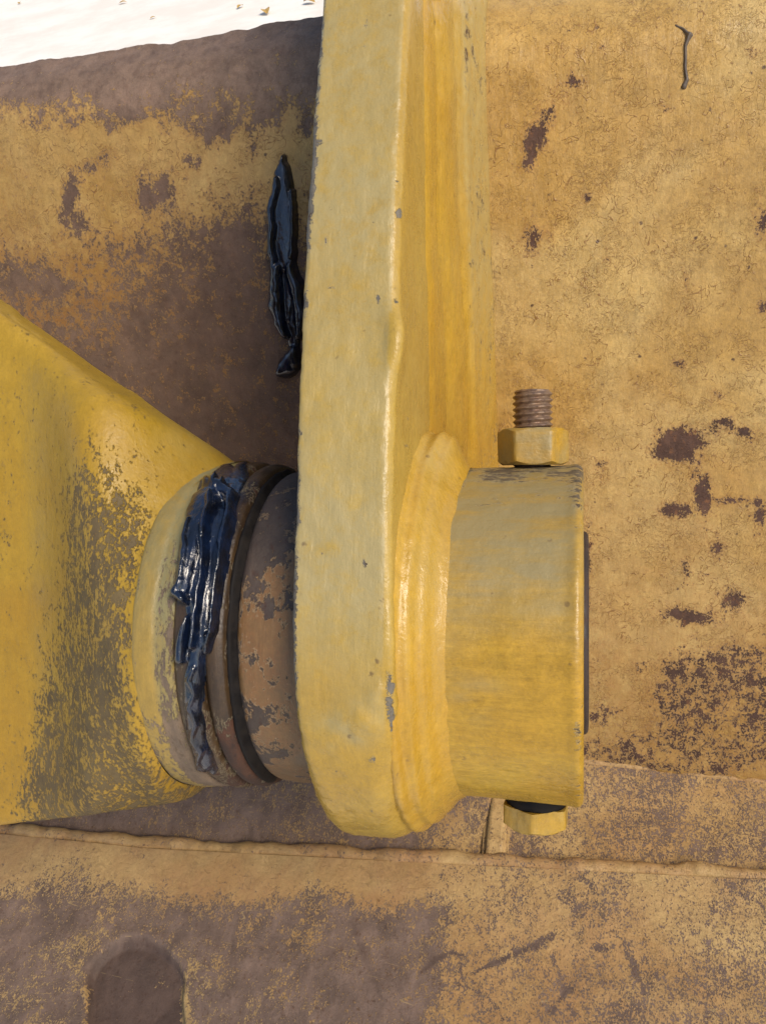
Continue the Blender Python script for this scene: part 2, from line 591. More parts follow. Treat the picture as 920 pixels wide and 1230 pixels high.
def back_wear(P):
    px, py = project(P)
    n1 = fbm(P, 30, 4, 3)
    n2 = fbm(P, 110, 4, 8)
    # right-hand side
    w = 0.05 + 0.10 * sstep(450, 900, py) + n1 * 0.10
    for b in ((820, 530, 34, 18, -18, .62), (806, 540, 22, 14, 0, .35), (843, 590, 12, 30, -8, .55), (870, 505, 14, 7, -20, .45), (893, 520, 22, 8, 20, .42), (825, 740, 34, 9, 8, .46),
              (812, 612, 22, 10, 5, .44), (862, 660, 11, 10, 0, .42), (824, 682, 8, 14, 0, .4), (886, 601, 22, 5, 4, .48), (912, 620, 9, 22, 0, .5),
              (652, 150, 13, 40, 28, .40), (636, 190, 9, 24, 10, .34), (640, 287, 15, 18, 0, .48), (840, 820, 44, 38, 0, .42), (860, 880, 60, 40, -10, .38), (790, 905, 110, 20, 0, .34),
              (905, 850, 40, 50, 0, .36), (880, 790, 40, 8, -18, .42), (800, 836, 16, 10, 0, .36), (720, 860, 14, 12, 0, .40), (722, 560, 12, 16, 0, .25), (704, 680, 8, 50, 0, .45), (735, 910, 40, 14, 0, .3),
              (915, 265, 12, 22, 0, .45), (918, 370, 10, 10, 0, .4), (817, 438, 9, 9, 0, .42), (823, 330, 4, 14, -10, .35), (690, 98, 14, 8, 0, .28), (756, 58, 5, 5, 0, .4),
              (722, 58, 5, 5, 0, .4), (905, 62, 12, 8, 0, .35), (880, 720, 20, 16, 0, .32), (848, 690, 10, 6, 0, .3), (770, 800, 10, 6, 0, .3), (705, 236, 6, 6, 0, .4), (860, 475, 10, 8, 0, .35), (728, 310, 6, 6, 0, .42), (800, 130, 8, 6, 0, .32)):
        w = w + 1.3 * b[5] * blob(px, py, *b[:5])
    w = np.where(py > 770, np.minimum(w, 0.48 + n1 * 0.2), w)
    # left-hand side
    edge_y = 150 + n1 * 90 + n2 * 50 + 8 * np.sin(px / 40)
    wl = 0.20 + n1 * 0.25
    wl = wl * (1 - 0.8 * sstep(edge_y, edge_y - 40, py)) + 0.72 * sstep(edge_y + 22, edge_y - 50, py) - 0.16 * sstep(edge_y + 70, edge_y + 25, py) * sstep(edge_y - 5, edge_y + 10, py)
    wl = wl + 0.46 * sstep(230, 450, py + 0.25 * (px - 150))
    for b in ((82, 238, 10, 32, 12, .6), (175, 235, 10, 20, 0, .5), (197, 228, 10, 20, 0, .5), (125, 190, 26, 12, -30, .4), (228, 192, 14, 12, 0, .5), (66, 345, 20, 12, 0, .3),
              (270, 285, 60, 35, 0, .3), (20, 330, 40, 30, 0, .3), (150, 300, 40, 30, 0, .2), (305, 175, 8, 16, 0, .4), (95, 270, 14, 14, 0, .35), (370, 150, 14, 14, 0, .3)):
        wl = wl + b[5] * blob(px, py, *b[:5])
    w = np.where(px < 440, wl, w)
    g = 0.35 * np.clip(n1 + 0.2, 0, 1) + 0.45 * sstep(400, 850, py) * (px > 440) + np.where(px < 440, 0.30 + 0.75 * sstep(230, 420, py), 0.0)
    pale = np.where(px < 440, 0.5 + 0.5 * sstep(190, 90, py) + 0.25 * sstep(260, 120, px) * sstep(250, 330, py), 0.0)
    return np.clip(w, 0, 1), np.clip(g, 0, 1), pale


def back_disp(P):
    px, py = project(P)
    return 0.0006 * fbm(P, 200, 2, 33)


V, f = sheet(PB, 0.0021, 0.0010, 1, 0.022, back_disp, ragged=0.006)
w, g, pale = back_wear(V)
link_mesh('back_plate', V, f, M_plate, bucket, {'wear': w, 'grime_sheen': g, 'pale': pale}, sharp=50)

V, f = sheet(PF, 0.0025, 0.0010, 21, 0.02)
SH1, SH2 = -0.045, 0.050                      # the two seams do not run parallel
tt_ = np.clip((V[:, 2] - PF[0, 1]) / (PF[-1, 1] - PF[0, 1]), 0, 1)
sx = np.clip(V[:, 0] - 0.13, -0.42, 0.3)
V[:, 2] += sx * (SH1 * (1 - tt_) + SH2 * tt_)
px, py = project(V)
n1 = fbm(V, 26, 4, 5)
w = 0.42 + n1 * 0.5 + 0.25 * sstep(560, 420, px) + 0.12 * blob(px, py, 850, 1000, 90, 40)
w -= 0.25 * blob(px, py, 598, 990, 13, 60)
flange_v = V.copy()
link_mesh('flange_plate', V, f, M_low, bucket, {'wear': np.clip(w, 0, 1), 'grime_sheen': np.clip(0.25 + n1, 0, 1)}, sharp=50)


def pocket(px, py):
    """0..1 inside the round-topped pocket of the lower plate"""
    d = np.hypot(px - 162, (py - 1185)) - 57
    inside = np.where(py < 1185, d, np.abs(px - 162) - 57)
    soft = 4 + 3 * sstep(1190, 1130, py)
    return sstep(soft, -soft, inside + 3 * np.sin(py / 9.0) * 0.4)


def low_disp(P):
    P = P.copy()
    shear2(P)
    px, py = project(P)
    return -0.006 * pocket(px, py) + 0.0012 * blob(px, py, 120, 1010, 60, 20)


def shear2(P):
    P[..., 2] += np.clip(P[..., 0] - 0.13, -0.42, 0.3) * SH2


V, f = sheet(PL, 0.0012, 0.0010, 41, 0.02, low_disp, ragged=0.0)
shear2(V)
px, py = project(V)
n1 = fbm(V, 26, 4, 15)
n2 = fbm(V, 90, 4, 16)
line = 1068 + 0.03 * px + n1 * 90 + n2 * 40
left = sstep(555, 505, px + n1 * 90)
w = 0.34 + n1 * 0.4 + n2 * 0.2 + 0.10 * sstep(800, 900, px)
w = w + left * ((0.33 + 0.3 * n2) * sstep(line - 25, line + 25, py) - 0.24 * sstep(line + 20, line - 40, py))
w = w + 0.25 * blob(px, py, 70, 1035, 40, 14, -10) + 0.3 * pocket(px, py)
w = w - 0.4 * np.exp(-((np.abs(px - 164) - 58) / 7) ** 2) * sstep(1165, 1195, py)
scr = [([(568, 1172), (590, 1160), (625, 1146), (648, 1134), (664, 1122)], [1.5, 4, 3, 5, 3], .34), ([(742, 1118), (752, 1140), (765, 1172), (776, 1194)], [3, 5, 6, 3], .26),
       ([(660, 1150), (676, 1190), (690, 1225)], [2, 4, 5], .22), ([(424, 1112), (432, 1140), (446, 1168), (458, 1200)], [2, 3, 2, 2], .2), ([(505, 1170), (522, 1152), (545, 1144), (560, 1150)], [1.5, 4, 3, 2], .3),
       ([(553, 1150), (560, 1190), (552, 1215)], [3, 2, 3], .25), ([(675, 1075), (690, 1090)], [6, 8], .25), ([(700, 1055), (712, 1062)], [4, 4], .25), ([(664, 1222), (684, 1192)], [4, 5], .3),
       ([(730, 1140), (716, 1142)], [5, 5], .3), ([(500, 1215), (540, 1180), (575, 1195), (600, 1215)], [1.5, 2, 2, 1], .2)]
ru = 0 * px
for pts, rad, a in scr:
    m_ = sstep(1.6, 0.2, seg_dist(px + n2 * 14, py + n1 * 24, pts, rad) + n2 * 2.2)
    w = w + a * m_
    ru = np.maximum(ru, m_ * (0.8 if a >= .3 else 0.3))
g = np.clip(0.3 + n1 + 0.3 * blob(px, py, 250, 1000, 260, 18), 0, 1)
link_mesh('lower_plate', V, f, M_low, bucket, {'wear': np.clip(w, 0, 1), 'grime_sheen': g, 'dark': np.clip(0.6 * pocket(px, py) + 0.6 * ru, 0, 1)}, sharp=60)


def bead_along_x(name, y, z, r, x0, x1, mat, seed, wv, parent, sh=0.0):
    xs = np.arange(x0, x1, 0.0016)
    th = np.linspace(0, 2 * math.pi, 14, endpoint=False)
    Xg, T = np.meshgrid(xs, th, indexing='ij')
    base = np.stack([Xg, y + r * np.cos(T), z + r * np.sin(T)], -1)
    rr = r * (1 + 0.9 * fbm(base, 60, 3, seed)) + 0.0022 * fbm(base, 140, 3, seed + 3)
    V = np.stack([Xg, y + rr * np.cos(T) + 0.003 * fbm(base * [1, 0, 0], 12, 2, seed + 1), z + rr * np.sin(T) + 0.005 * fbm(base * [1, 0, 0], 10, 2, seed + 2)], -1).reshape(-1, 3)
    V[:, 2] += np.clip(V[:, 0] - 0.13, -0.42, 0.3) * sh
    nx, m = len(xs), len(th)
    i, j = np.meshgrid(np.arange(nx - 1), np.arange(m), indexing='ij')
    j2 = (j + 1) % m
    fc = np.stack([i * m + j, (i + 1) * m + j, (i + 1) * m + j2, i * m + j2], -1).reshape(-1, 4).tolist()
    fc += [list(range(m)), list(range((nx - 1) * m, nx * m))]
    n1 = fbm(V, 40, 3, seed + 5)
    return link_mesh(name, V, fc, mat, parent, {'wear': np.clip(wv + n1 * 0.5, 0, 1), 'grime_sheen': np.clip(0.4 + n1, 0, 1)})


s1 = at_y(600, 922, 0.209)
bead_along_x('weld_seam', 0.2115, s1[2], 0.0042, X0, X1, M_low, 51, 0.30, bucket, SH1)
s2 = at_y(600, 1028, 0.142)
bead_along_x('weld_seam', 0.146, s2[2] + 0.002, 0.0062, X0, X1, M_low, 61, 0.25, bucket, SH2)

# ------------------------------------------------------------------ bucket: lug
RL = 0.0884
LX0, LX1 = -0.0990, -0.0640
ztop = 0.44
arc = [(-RL * math.cos(a), -RL * math.sin(a)) for a in np.linspace(math.radians(-6), math.radians(96), 60)]
outline = [(0.185, -0.080), (0.135, 0.15), (0.10, 0.36), (0.11, ztop), (-0.004, ztop), (-0.040, 0.25), (-0.062, 0.165), (-0.0795, 0.075)] + arc
outline = np.array(outline + [outline[0]])
ol = resample(outline, 0.0016)[:-1]
for _ in range(40):
    ol = 0.25 * np.roll(ol, 1, 0) + 0.5 * ol + 0.25 * np.roll(ol, -1, 0)
N = len(ol)
ctr = np.array([0.05, 0.08])
t2 = np.roll(ol, -1, 0) - np.roll(ol, 1, 0)
nr = np.stack([t2[:, 1], -t2[:, 0]], 1)
nr /= np.linalg.norm(nr, axis=1)[:, None]
nr *= np.sign(np.sum(nr * (ol - ctr), 1))[:, None]
aa = np.linspace(0, math.pi / 2, 9)
rcv = 0.0040 + 0.0085 * sstep(0.015, -0.070, ol[:, 1]) * sstep(0.06, -0.03, ol[:, 0])     # the foot is cast rounder
zero = np.zeros(N)
rows = [(LX0 + zero, s_, zero) for s_ in np.linspace(0.02, 0.95, 46)]
rows += [(LX0 + 0.6 * rcv * (1 - math.cos(a)), 1.0, -0.6 * rcv * (1 - math.sin(a))) for a in aa]
rows += [(LX0 + 0.6 * rcv + (LX1 - rcv - LX0 - 0.6 * rcv) * q, 1.0, zero) for q in np.linspace(0, 1, 22)[1:-1]]
rows += [(LX1 - rcv * (1 - math.cos(a)), 1.0, -rcv * (1 - math.sin(a))) for a in aa[::-1]]
rows += [(LX1 + zero, s_, zero) for s_ in np.linspace(0.95, 0.02, 90)]
P = np.zeros((len(rows), N, 3))
for k, (x, s_, dn) in enumerate(rows):
    off_ = dn if s_ == 1.0 else (-0.6 * rcv if k < 46 else -rcv)
    yz = ctr + (ol + nr * off_[:, None] - ctr) * s_
    P[k, :, 0] = x
    P[k, :, 1:] = yz
d = fbm(P, 25, 3, 71) * 0.0016 + fbm(P, 120, 3, 72) * 0.0007
px, py = project(P)
d += fbm(P, 320, 2, 74) * 0.0006 * np.array([1.0 if 46 <= k < 90 else 0.2 for k in range(len(rows))])[:, None]
d += 0.0030 * blob(px, py, 474, 408, 10, 34) + 0.0012 * blob(px, py, 469, 800, 7, 130) + 0.0018 * blob(px, py, 440, 860, 50, 26, -40) * (0.6 + 2 * fbm(P, 160, 3, 73))
dirn = np.zeros_like(P)
xm = (P[..., 0] - (LX0 + LX1) / 2) / ((LX1 - LX0) / 2)
rim = np.array([1.0 if r_[1] == 1.0 else 0.0 for r_ in rows])[:, None]
dirn[..., 0] = np.sign(xm) * (np.abs(xm) ** 6)
dirn[..., 1] = nr[None, :, 0] * rim
dirn[..., 2] = nr[None, :, 1] * rim
P = P + dirn * d[..., None]
V = P.reshape(-1, 3)
fc = grid_faces(len(rows), N)
i = np.arange(len(rows) - 1)
wrapf = np.stack([i * N + N - 1, (i + 1) * N + N - 1, (i + 1) * N, i * N], 1)
faces = np.concatenate([fc, wrapf]).tolist() + [list(range(N)), list(range((len(rows) - 1) * N, len(rows) * N))]
px, py = project(V)
n1 = fbm(V, 30, 4, 75)
n2 = fbm(V, 120, 4, 76)
w = 0.04 + n1 * 0.1
le = np.exp(-((V[:, 0] - LX0) / 0.0022) ** 2)
le = np.exp(-((V[:, 0] - LX0) / 0.0032) ** 2)
w += le * (0.44 + n1 * 0.7) * (V[:, 1] < 0.03) + le * 0.30 * blob(px, py, 394, 205, 24, 60)
w += np.exp(-((V[:, 0] - LX1) / 0.0020) ** 2) * 0.62 * blob(px, py, 466, 850, 14, 60) * (V[:, 1] < 0.0)
for b in ((480, 257, 4, 4, 0, .6), (378, 468, 14, 7, 0, .32), (470, 398, 6, 8, 0, .35), (405, 775, 8, 5, 0, .3), (440, 55, 14, 3, 10, .35), (398, 345, 10, 8, 0, .3), (420, 372, 30, 5, 0, .28)):
    w += b[5] * blob(px, py, *b[:5])
rn = random.Random(12)
for _ in range(46):
    w += rn.uniform(.3, .6) * blob(px, py, rn.uniform(362, 500), rn.uniform(10, 990), rn.uniform(2.5, 5), rn.uniform(3, 10), rn.uniform(-25, 25))
g = 0.30 * blob(px, py, 430, 690, 80, 90) + 0.75 * sstep(960, 640, py + n1 * 120) * (0.95 + n1) + 0.9 * blob(px, py, 425, 868, 46, 26, -30) * np.clip(0.5 + n2 * 3, 0, 1.2) + 0.05  # pale sky sheen of the upper lug put into colour, plus real scuffs
side = (V[:, 0] > LX1 - 0.002)
g = np.where(side, g * 0.25, g)
lug = link_mesh('lug', V, faces, M_lug, bucket, {'wear': np.clip(w, 0, 1), 'grime_sheen': np.clip(g, 0, 1)}, sharp=60)

# weld runs down the corner between lug and back plate
def plate_y(z):
    return np.interp(z, PB[::-1, 1], PB[::-1, 0])


zs = np.arange(0.0, 0.43, 0.0018)
ts = np.linspace(0, 1, 64)
Zg, Tg = np.meshgrid(zs, ts, indexing='ij')
ya = np.array([np.interp(z, [0.02, 0.1, 0.2, 0.3, 0.42], [-0.012, -0.015, -0.018, -0.015, -0.005]) for z in zs])[:, None]
yb = plate_y(zs)[:, None] + 0.004
xb = -0.0515 + 0.0 * Zg
Yg = ya + (yb - ya) * Tg
Xg = -0.0652 + (xb + 0.0652) * (0.22 * Tg + 0.78 * Tg ** 1.6)
base = np.stack([Xg, Yg, Zg], -1)
warp = 1.1 * fbm(base * [0, 0.3, 1], 9, 3, 83) + 0.35 * fbm(base * [0.2, .2, 1], 60, 3, 84)
lobes = np.abs(np.sin(math.pi * (Tg * 3.6 + warp * 0.8)))
strip = sstep(0.585, 0.605, Tg + 0.02 * warp)
lobes = lobes * (1 - strip) + strip * 1.15
hgt = 0.0024 * lobes ** 0.7 + 0.0014 * fbm(base, 120, 3, 85) + 0.0008 * fbm(base * [1, 1, 2], 350, 2, 86)
hgt = hgt * np.minimum(1, np.minimum(Tg, 1 - Tg) * 14) - 0.0012 * (Tg < 0.02)
Xg = Xg + hgt * 0.9
Yg = Yg - hgt * 0.5
V = np.stack([Xg, Yg, Zg], -1).reshape(-1, 3)
px, py = project(V)
n1 = fbm(V * [1, 1, 0.6], 80, 4, 88)
tt = Tg.ravel()
w = 0.08 + 0.24 * sstep(0.5, 0.62, tt) + n1 * 0.3
g = 0.10 + 0.55 * sstep(0.25, 0.6, tt) * sstep(420, 150, py) + 0.85 * sstep(.55, .62, tt) * sstep(600, 250, py)
link_mesh('weld_bead', V, grid_faces(len(zs), len(ts)), M_weld, lug, {'wear': np.clip(w, 0, 1), 'grime_sheen': np.clip(g + n1 * .3, 0, 1)})

# weld round the boss, three ridges and a lump on top
def lump_top(B):
    px, py = project(B)
    th = np.arctan2(B[..., 2], -B[..., 1])
    a = np.exp(-((th - 1.40) / 0.20) ** 2) * np.exp(-((B[..., 0] + 0.054) / 0.007) ** 2) * 0.0075
    return a 


wp = [(-0.074, 0.0790), (-0.0690, 0.0840), (-0.0655, 0.0866), (-0.0636, 0.0856), (-0.0622, 0.0828), (-0.0606, 0.0824), (-0.0590, 0.0826), (-0.0574, 0.0800), (-0.0562, 0.0778),
      (-0.0545, 0.0776), (-0.0530, 0.0752), (-0.0515, 0.0726), (-0.0495, 0.0714), (-0.046, 0.0690)]
V, f = revolve(wp, 420, 0.0005, 0.0022, 26, 91, 0.0009, 11, lump_top)
V[:, 0] += 0.0016 * fbm(V * [0, 1, 1], 28, 3, 95) * sstep(-0.070, -0.064, V[:, 0])
px, py = project(V)
n1 = fbm(V, 60, 4, 94)
w = 0.06 + n1 * 0.2
g = 0.10 + n1 * 0.3 + 0.5 * blob(px, py, 520, 545, 26, 26) + 0.25 * blob(px, py, 515, 690, 30, 110)
link_mesh('weld_bead', V, f, M_weld, lug, {'wear': np.clip(w, 0, 1), 'grime_sheen': np.clip(g, 0, 1)})

# boss
bp = [(-0.066, 0.0695), (-0.050, 0.0698), (-0.03, 0.0700), (-0.004, 0.0706), (-0.0012, 0.0704), (0.0, 0.0693), (0.0003, 0.067), (0.0002, 0.058), (0.0, 0.0445), (-0.006, 0.044), (-0.03, 0.0438)]


def boss_lump(B):
    edge = np.exp(-((B[..., 0] + 0.0025) / 0.0022) ** 2)
    return edge * (0.0012 * fbm(B, 130, 3, 103) + 0.0006)


V, f = revolve(bp, 480, 0.0008, 0.0008, 40, 101, 0.0005, 2, boss_lump)
px, py = project(V)
n1 = fbm(V, 40, 4, 105)
n2 = fbm(V * [0.4, 1, 1], 160, 4, 106)
R_ = np.hypot(V[:, 1], V[:, 2])
w = 0.05 + n1 * 0.15
w += 0.32 * np.exp(-((V[:, 0] + 0.0015) / 0.0025) ** 2) * (R_ > .06) * (0.35 + 0.65 * blob(px, py, 690, 880, 30, 80) + n1)
w += 0.38 * sstep(660, 562, py) + 0.10 * sstep(590, 560, py) * (0.7 + n2 * 2)
g = (0.95 + n2) * sstep(830, 640, py + n1 * 140) + 0.8 * blob(px, py, 566, 838, 34, 26) * np.clip(0.6 + n2 * 3, 0, 1.2)
g = np.where(R_ < 0.06, 0.3, g)
lipy = np.exp(-((V[:, 0] + 0.0012) / 0.0016) ** 2)
g = g * (1 - 0.7 * lipy)
boss = link_mesh('boss', V, f, M_boss, lug, {'wear': np.clip(w, 0, 1), 'grime_sheen': np.clip(g, 0, 1)}, sharp=50)

# small upright tab on the flange under the boss
tdir = unit((0.0, PF[-1, 0] - PF[0, 0], PF[-1, 1] - PF[0, 1]))
tnor = np.array([0.0, tdir[2], -tdir[1]])
tnor *= -np.sign(tnor[1])
fpx, fpy = project(flange_v)
near = (np.abs(fpx - 597) < 9) & (np.abs(fpy - 985) < 12) & (flange_v[:, 1] < 0.21)
tb = flange_v[near].mean(0) - tnor * 0.0038
bm = bmesh.new()
bmesh.ops.create_cube(bm, size=1.0)
bmesh.ops.scale(bm, vec=(0.0165, 0.062, 0.012), verts=bm.verts)
bmesh.ops.bevel(bm, geom=bm.edges[:], offset=0.003, segments=3, affect='EDGES')
bmesh.ops.subdivide_edges(bm, edges=bm.edges[:], cuts=3, use_grid_fill=True)
bm.verts.index_update()
L_ = np.array([v.co[:] for v in bm.verts])
V = tb + L_[:, :1] * np.array([1.0, 0, 0]) + L_[:, 1:2] * tdir + L_[:, 2:] * tnor
V += 0.0016 * np.stack([fbm(V, 80, 3, 111), fbm(V, 80, 3, 112), fbm(V, 80, 3, 113)], 1)
f = [[v.index for v in fa.verts] for fa in bm.faces]
bm.free()
link_mesh('tab', V, f, M_low, bucket, {'wear': 0.24 + fbm(V, 60, 3, 114) * 0.5, 'grime_sheen': np.full(len(V), 0.2)})

# ------------------------------------------------------------------ pivot pin
pin = thing('pivot_pin', 'dark rusty pin end just showing past the open right end of the boss', 'pin', (0.0, 0.0, 0.0))
pp = [(-0.15, 0.0), (-0.15, 0.0425), (0.0010, 0.0425), (0.0020, 0.0415), (0.0023, 0.040), (0.0023, 0.0)]
V, f = revolve(pp, 160, 0.0012, 0.0005, 60, 121, 0.0003, 0)
link_mesh('shaft', V, f, M_pin, pin, sharp=40)

# ------------------------------------------------------------------ bolt and nut
bx = at_y(640, 560, 0.0)[0]


def hexpart(z0, z1, across, rot, cham_top=True, cham_bot=True, n=96, rough=0.0, seed=0, hole=0.0):
    """hexagon with the round chamfer of a real nut; rows from bottom centre to top centre"""
    ap = across / 2
    th = np.arange(n) * 2 * math.pi / n
    k = ((th - rot + math.pi / 6) % (math.pi / 3)) - math.pi / 6
    r = ap / np.cos(k)
    r = np.minimum(r, ap * 1.135)
    r0 = ap * 0.985
    drop = np.maximum(0, r - r0) * math.tan(math.radians(32)) + 0.0003
    ring = []
    zb, zt = z0 + (drop if cham_bot else 0), z1 - (drop if cham_top else 0)
    ring.append((np.full(n, max(hole, 0.0005)), np.full(n, z0)))
    ring.append((np.minimum(r, r0), np.full(n, z0)))
    for q in np.linspace(0, 1, 8):
        ring.append((r, zb + (zt - zb) * q))
    ring.append((np.minimum(r, r0), np.full(n, z1)))
    ring.append((np.full(n, max(hole, 0.0005)), np.full(n, z1)))
    P = []
    for rr, zz in ring:
        zz = np.broadcast_to(zz, rr.shape)
        P.append(np.stack([rr * np.sin(th), -rr * np.cos(th), zz], 1))
    P = np.array(P)
    P += rough * np.stack([fbm(P, 260, 3, seed), fbm(P, 260, 3, seed + 1), fbm(P, 260, 3, seed + 2)], -1)
    m = len(ring)
    P = P.transpose(1, 0, 2)
    return P.reshape(-1, 3), grid_faces(n, m, wrap_n=True)


nut = thing('hex_nut', 'yellow painted hex nut seated on top of the pin boss', 'nut', (bx, 0.0, 0.0706))
zn0, zn1 = 0.0709, 0.0709 + 0.0152
V, f = hexpart(zn0, zn1, 0.0262, math.radians(4), n=120, rough=0.0006, seed=131, hole=0.0082)
V = V + [bx, 0, 0]
n1 = fbm(V, 150, 3, 134)
px, py = project(V)
link_mesh('nut_body', V, f, M_boss, nut, {'wear': 0.10 + n1 * 0.4 + 0.2 * blob(px, py, 668, 520, 6, 8), 'grime_sheen': np.clip(0.75 + n1 * 1.4 - 0.6 * (px > 662), 0, 1)}, sharp=28)  # right facet painted yellower, its lit tone put into the colour

bolt = thing('clamp_bolt', 'upright bolt through the boss, weathered thread above and yellow head below', 'bolt', (bx, 0.0, -0.083))
R0, pitch, dep = 0.0084, 0.0026, 0.0012
nz, nt = 150, 72
z0, z1 = 0.060, 0.0709 + 0.0318
zz = np.linspace(z0, z1, nz)
th = np.linspace(0, 2 * math.pi, nt, endpoint=False)
T, Zg = np.meshgrid(th, zz, indexing='ij')
ph = (Zg / pitch - T / (2 * math.pi)) % 1.0
tri = np.abs(2 * ph - 1)
Rg = R0 - dep * np.clip(1.25 * tri - 0.12, 0, 1)
top = np.clip((z1 - Zg) / 0.0022, 0, 1)
Rg = np.minimum(Rg, R0 - 0.0018 * (1 - top) ** 1.5)
Rg[:, -1] = 0.0004
Zg = Zg.copy()
Zg[:, -1] += 0.0002
Pb = np.stack([bx + Rg * np.sin(T), -Rg * np.cos(T), Zg], -1)
Rn = 0.00035 * fbm(Pb, 500, 3, 141)
Pb[..., 0] += Rn * np.sin(T)
Pb[..., 1] -= Rn * np.cos(T)
link_mesh('thread', Pb.reshape(-1, 3), grid_faces(nt, nz, wrap_n=True), M_thread, bolt, sharp=55)
V, f = hexpart(-0.0848, -0.0752, 0.0262, math.radians(30 - 3), cham_top=False, n=120, rough=0.0008, seed=151)
V = V + [bx + 0.0008, 0, 0]
# paint torn away along the upper rim of the head
px, py = project(V)
n1 = fbm(V, 150, 3, 154)
link_mesh('head', V, f, M_lug, bolt, {'wear': 0.08 + n1 * 0.3, 'grime_sheen': np.clip(0.15 + n1, 0, 1)}, sharp=28)
th = np.linspace(0, 2 * math.pi, 60, endpoint=False)
rows_ = []
for r, z in ((0.0002, -0.0755), (0.0128, -0.0755), (0.0132, -0.0740), (0.0126, -0.066), (0.0002, -0.066)):
    rows_.append(np.stack([bx + 0.001 + r * np.sin(th), -r * np.cos(th), np.full(60, z)], 1))
Pw = np.array(rows_)
Pw[2:4] += 0.0010 * np.stack([fbm(Pw[2:4], 150, 3, 156)] * 3, -1)
link_mesh('head_gap_shade', Pw.transpose(1, 0, 2).reshape(-1, 3), grid_faces(60, 5, wrap_n=True), M_black, bolt)  # black lump drawn for the shadow gap between boss and head

# ------------------------------------------------------------------ bushing, seal
def Xat(px, R, py=755):
    return on_cyl(px, py, R)[0]


xb0, xb1 = Xat(279, 0.069), LX0 + 0.003
bush = thing('bushing_ring', 'scuffed brown bushing ring between seal and lug', 'bushing', ((xb0 + xb1) / 2, 0, -0.066))
V, f = revolve([(xb0 + 0.001, 0.040), (xb0 + 0.0006, 0.060), (xb0 + 0.0012, 0.0672), (xb0 + 0.0035, 0.0690), (xb0 + 0.010, 0.0698), (xb1, 0.0696)], 420, 0.0008, 0.0008, 40, 161, 0.0004, 2)
px, py = project(V)
n1 = fbm(V, 50, 4, 163)
w = 0.30 + n1 * 0.5 + 0.45 * sstep(760, 640, py + (px - 310) * 1.2) + 0.2 * blob(px, py, 285, 850, 18, 80)
for b in ((322, 735, 6, 12, 0, .5), (312, 860, 14, 14, 0, .4), (345, 700, 8, 40, 0, .3), (320, 910, 20, 16, 0, .3)):
    w += b[5] * blob(px, py, *b[:5])
g = 0.6 * sstep(700, 620, py) + 0.2 + 0.3 * sstep(860, 930, py)
link_mesh('ring_body', V, f, M_bush, bush, {'wear': np.clip(w, 0, 1), 'grime_sheen': np.clip(g, 0, 1)})

xs0, xs1 = Xat(204, 0.0725), Xat(270, 0.0725)
L = xs1 - xs0
seal = thing('dust_seal', 'brown greasy double lipped seal ring beside the yellow link collar', 'seal', ((xs0 + xs1) / 2, 0, -0.07))
V, f = revolve([(xs0 - 0.003, 0.068), (xs0, 0.0712), (xs0 + L * 0.12, 0.0732), (xs0 + L * 0.35, 0.0740), (xs0 + L * 0.54, 0.0730), (xs0 + L * 0.60, 0.0695), (xs0 + L * 0.60, 0.0640)], 420, 0.0006, 0.0010, 30, 171, 0.0004, 2)
px, py = project(V)
n1 = fbm(V, 50, 4, 173)
w = 0.22 + n1 * 0.6 + 0.3 * sstep(820, 920, py)
g = 0.15 + n1 + 0.4 * sstep(620, 570, py) * sstep(280, 320, px)
link_mesh('outer_lip', V, f, M_seal, seal, {'wear': np.clip(w, 0, 1), 'grime_sheen': np.clip(g, 0, 1)})
V, f = revolve([(xs0 + L * 0.57, 0.0640), (xs0 + L * 0.58, 0.0700), (xs0 + L * 0.66, 0.0722), (xs0 + L * 0.82, 0.0727), (xs0 + L * 0.95, 0.0713), (xs1, 0.0680), (xs1, 0.060)], 420, 0.0005, 0.0010, 30, 175, 0.0004, 2)
px, py = project(V)
n1 = fbm(V, 50, 4, 177)
link_mesh('inner_lip', V, f, M_seal, seal, {'wear': np.clip(0.3 + n1 * 0.6 + 0.3 * sstep(820, 920, py), 0, 1), 'grime_sheen': np.clip(0.5 + n1 + 0.3 * sstep(700, 600, py), 0, 1)})
V, f = revolve([(xs0 + 0.002, 0.040), (xs0 + 0.002, 0.0655), (xs1 - 0.003, 0.068), (xs1 + 0.0002, 0.0704), (xs1 + 0.0010, 0.0698), (xs1 + 0.003, 0.067), (xb0 + 0.006, 0.0630), (xb0 + 0.006, 0.040)], 300, 0.0007, 0.0034, 60, 179, 0.001, 1)
link_mesh('seal_gap_shade', V, f, M_black, seal)  # black ring painted in for the shaded gap between seal and bushing

# ------------------------------------------------------------------ link arm
xc0, xc1 = Xat(160, 0.0745), Xat(209, 0.0735)
link = thing('link_arm', 'smooth yellow link arm widening to the left, paint rubbed olive near its collar', 'link', (xc0 - 0.1, 0, -0.08))
V, f = revolve([(xc0 - 0.003, 0.066), (xc0 - 0.0015, 0.0733), (xc0, 0.0746), (xc0 + 0.003, 0.0749), (xc0 + 0.0075, 0.0747), (xc0 + 0.0090, 0.0739), (xc1 - 0.0025, 0.0740), (xc1 - 0.0006, 0.0730), (xc1, 0.0710), (xc1 - 0.001, 0.040)], 480, 0.0007, 0.0010, 40, 181, 0.0005, 2)
px, py = project(V)
n1 = fbm(V, 45, 4, 183)
w = 0.10 + n1 * 0.3 + 0.40 * sstep(xc0 + 0.007, xc0 + 0.010, V[:, 0]) * sstep(600, 720, py) + 0.30 * sstep(820, 940, py) + 0.15 * np.exp(-((V[:, 0] - xc0) / 0.0015) ** 2)
g = 0.6 * sstep(830, 640, py + n1 * 80) + 0.1 + 0.5 * sstep(xc0 + 0.007, xc0 + 0.010, V[:, 0])
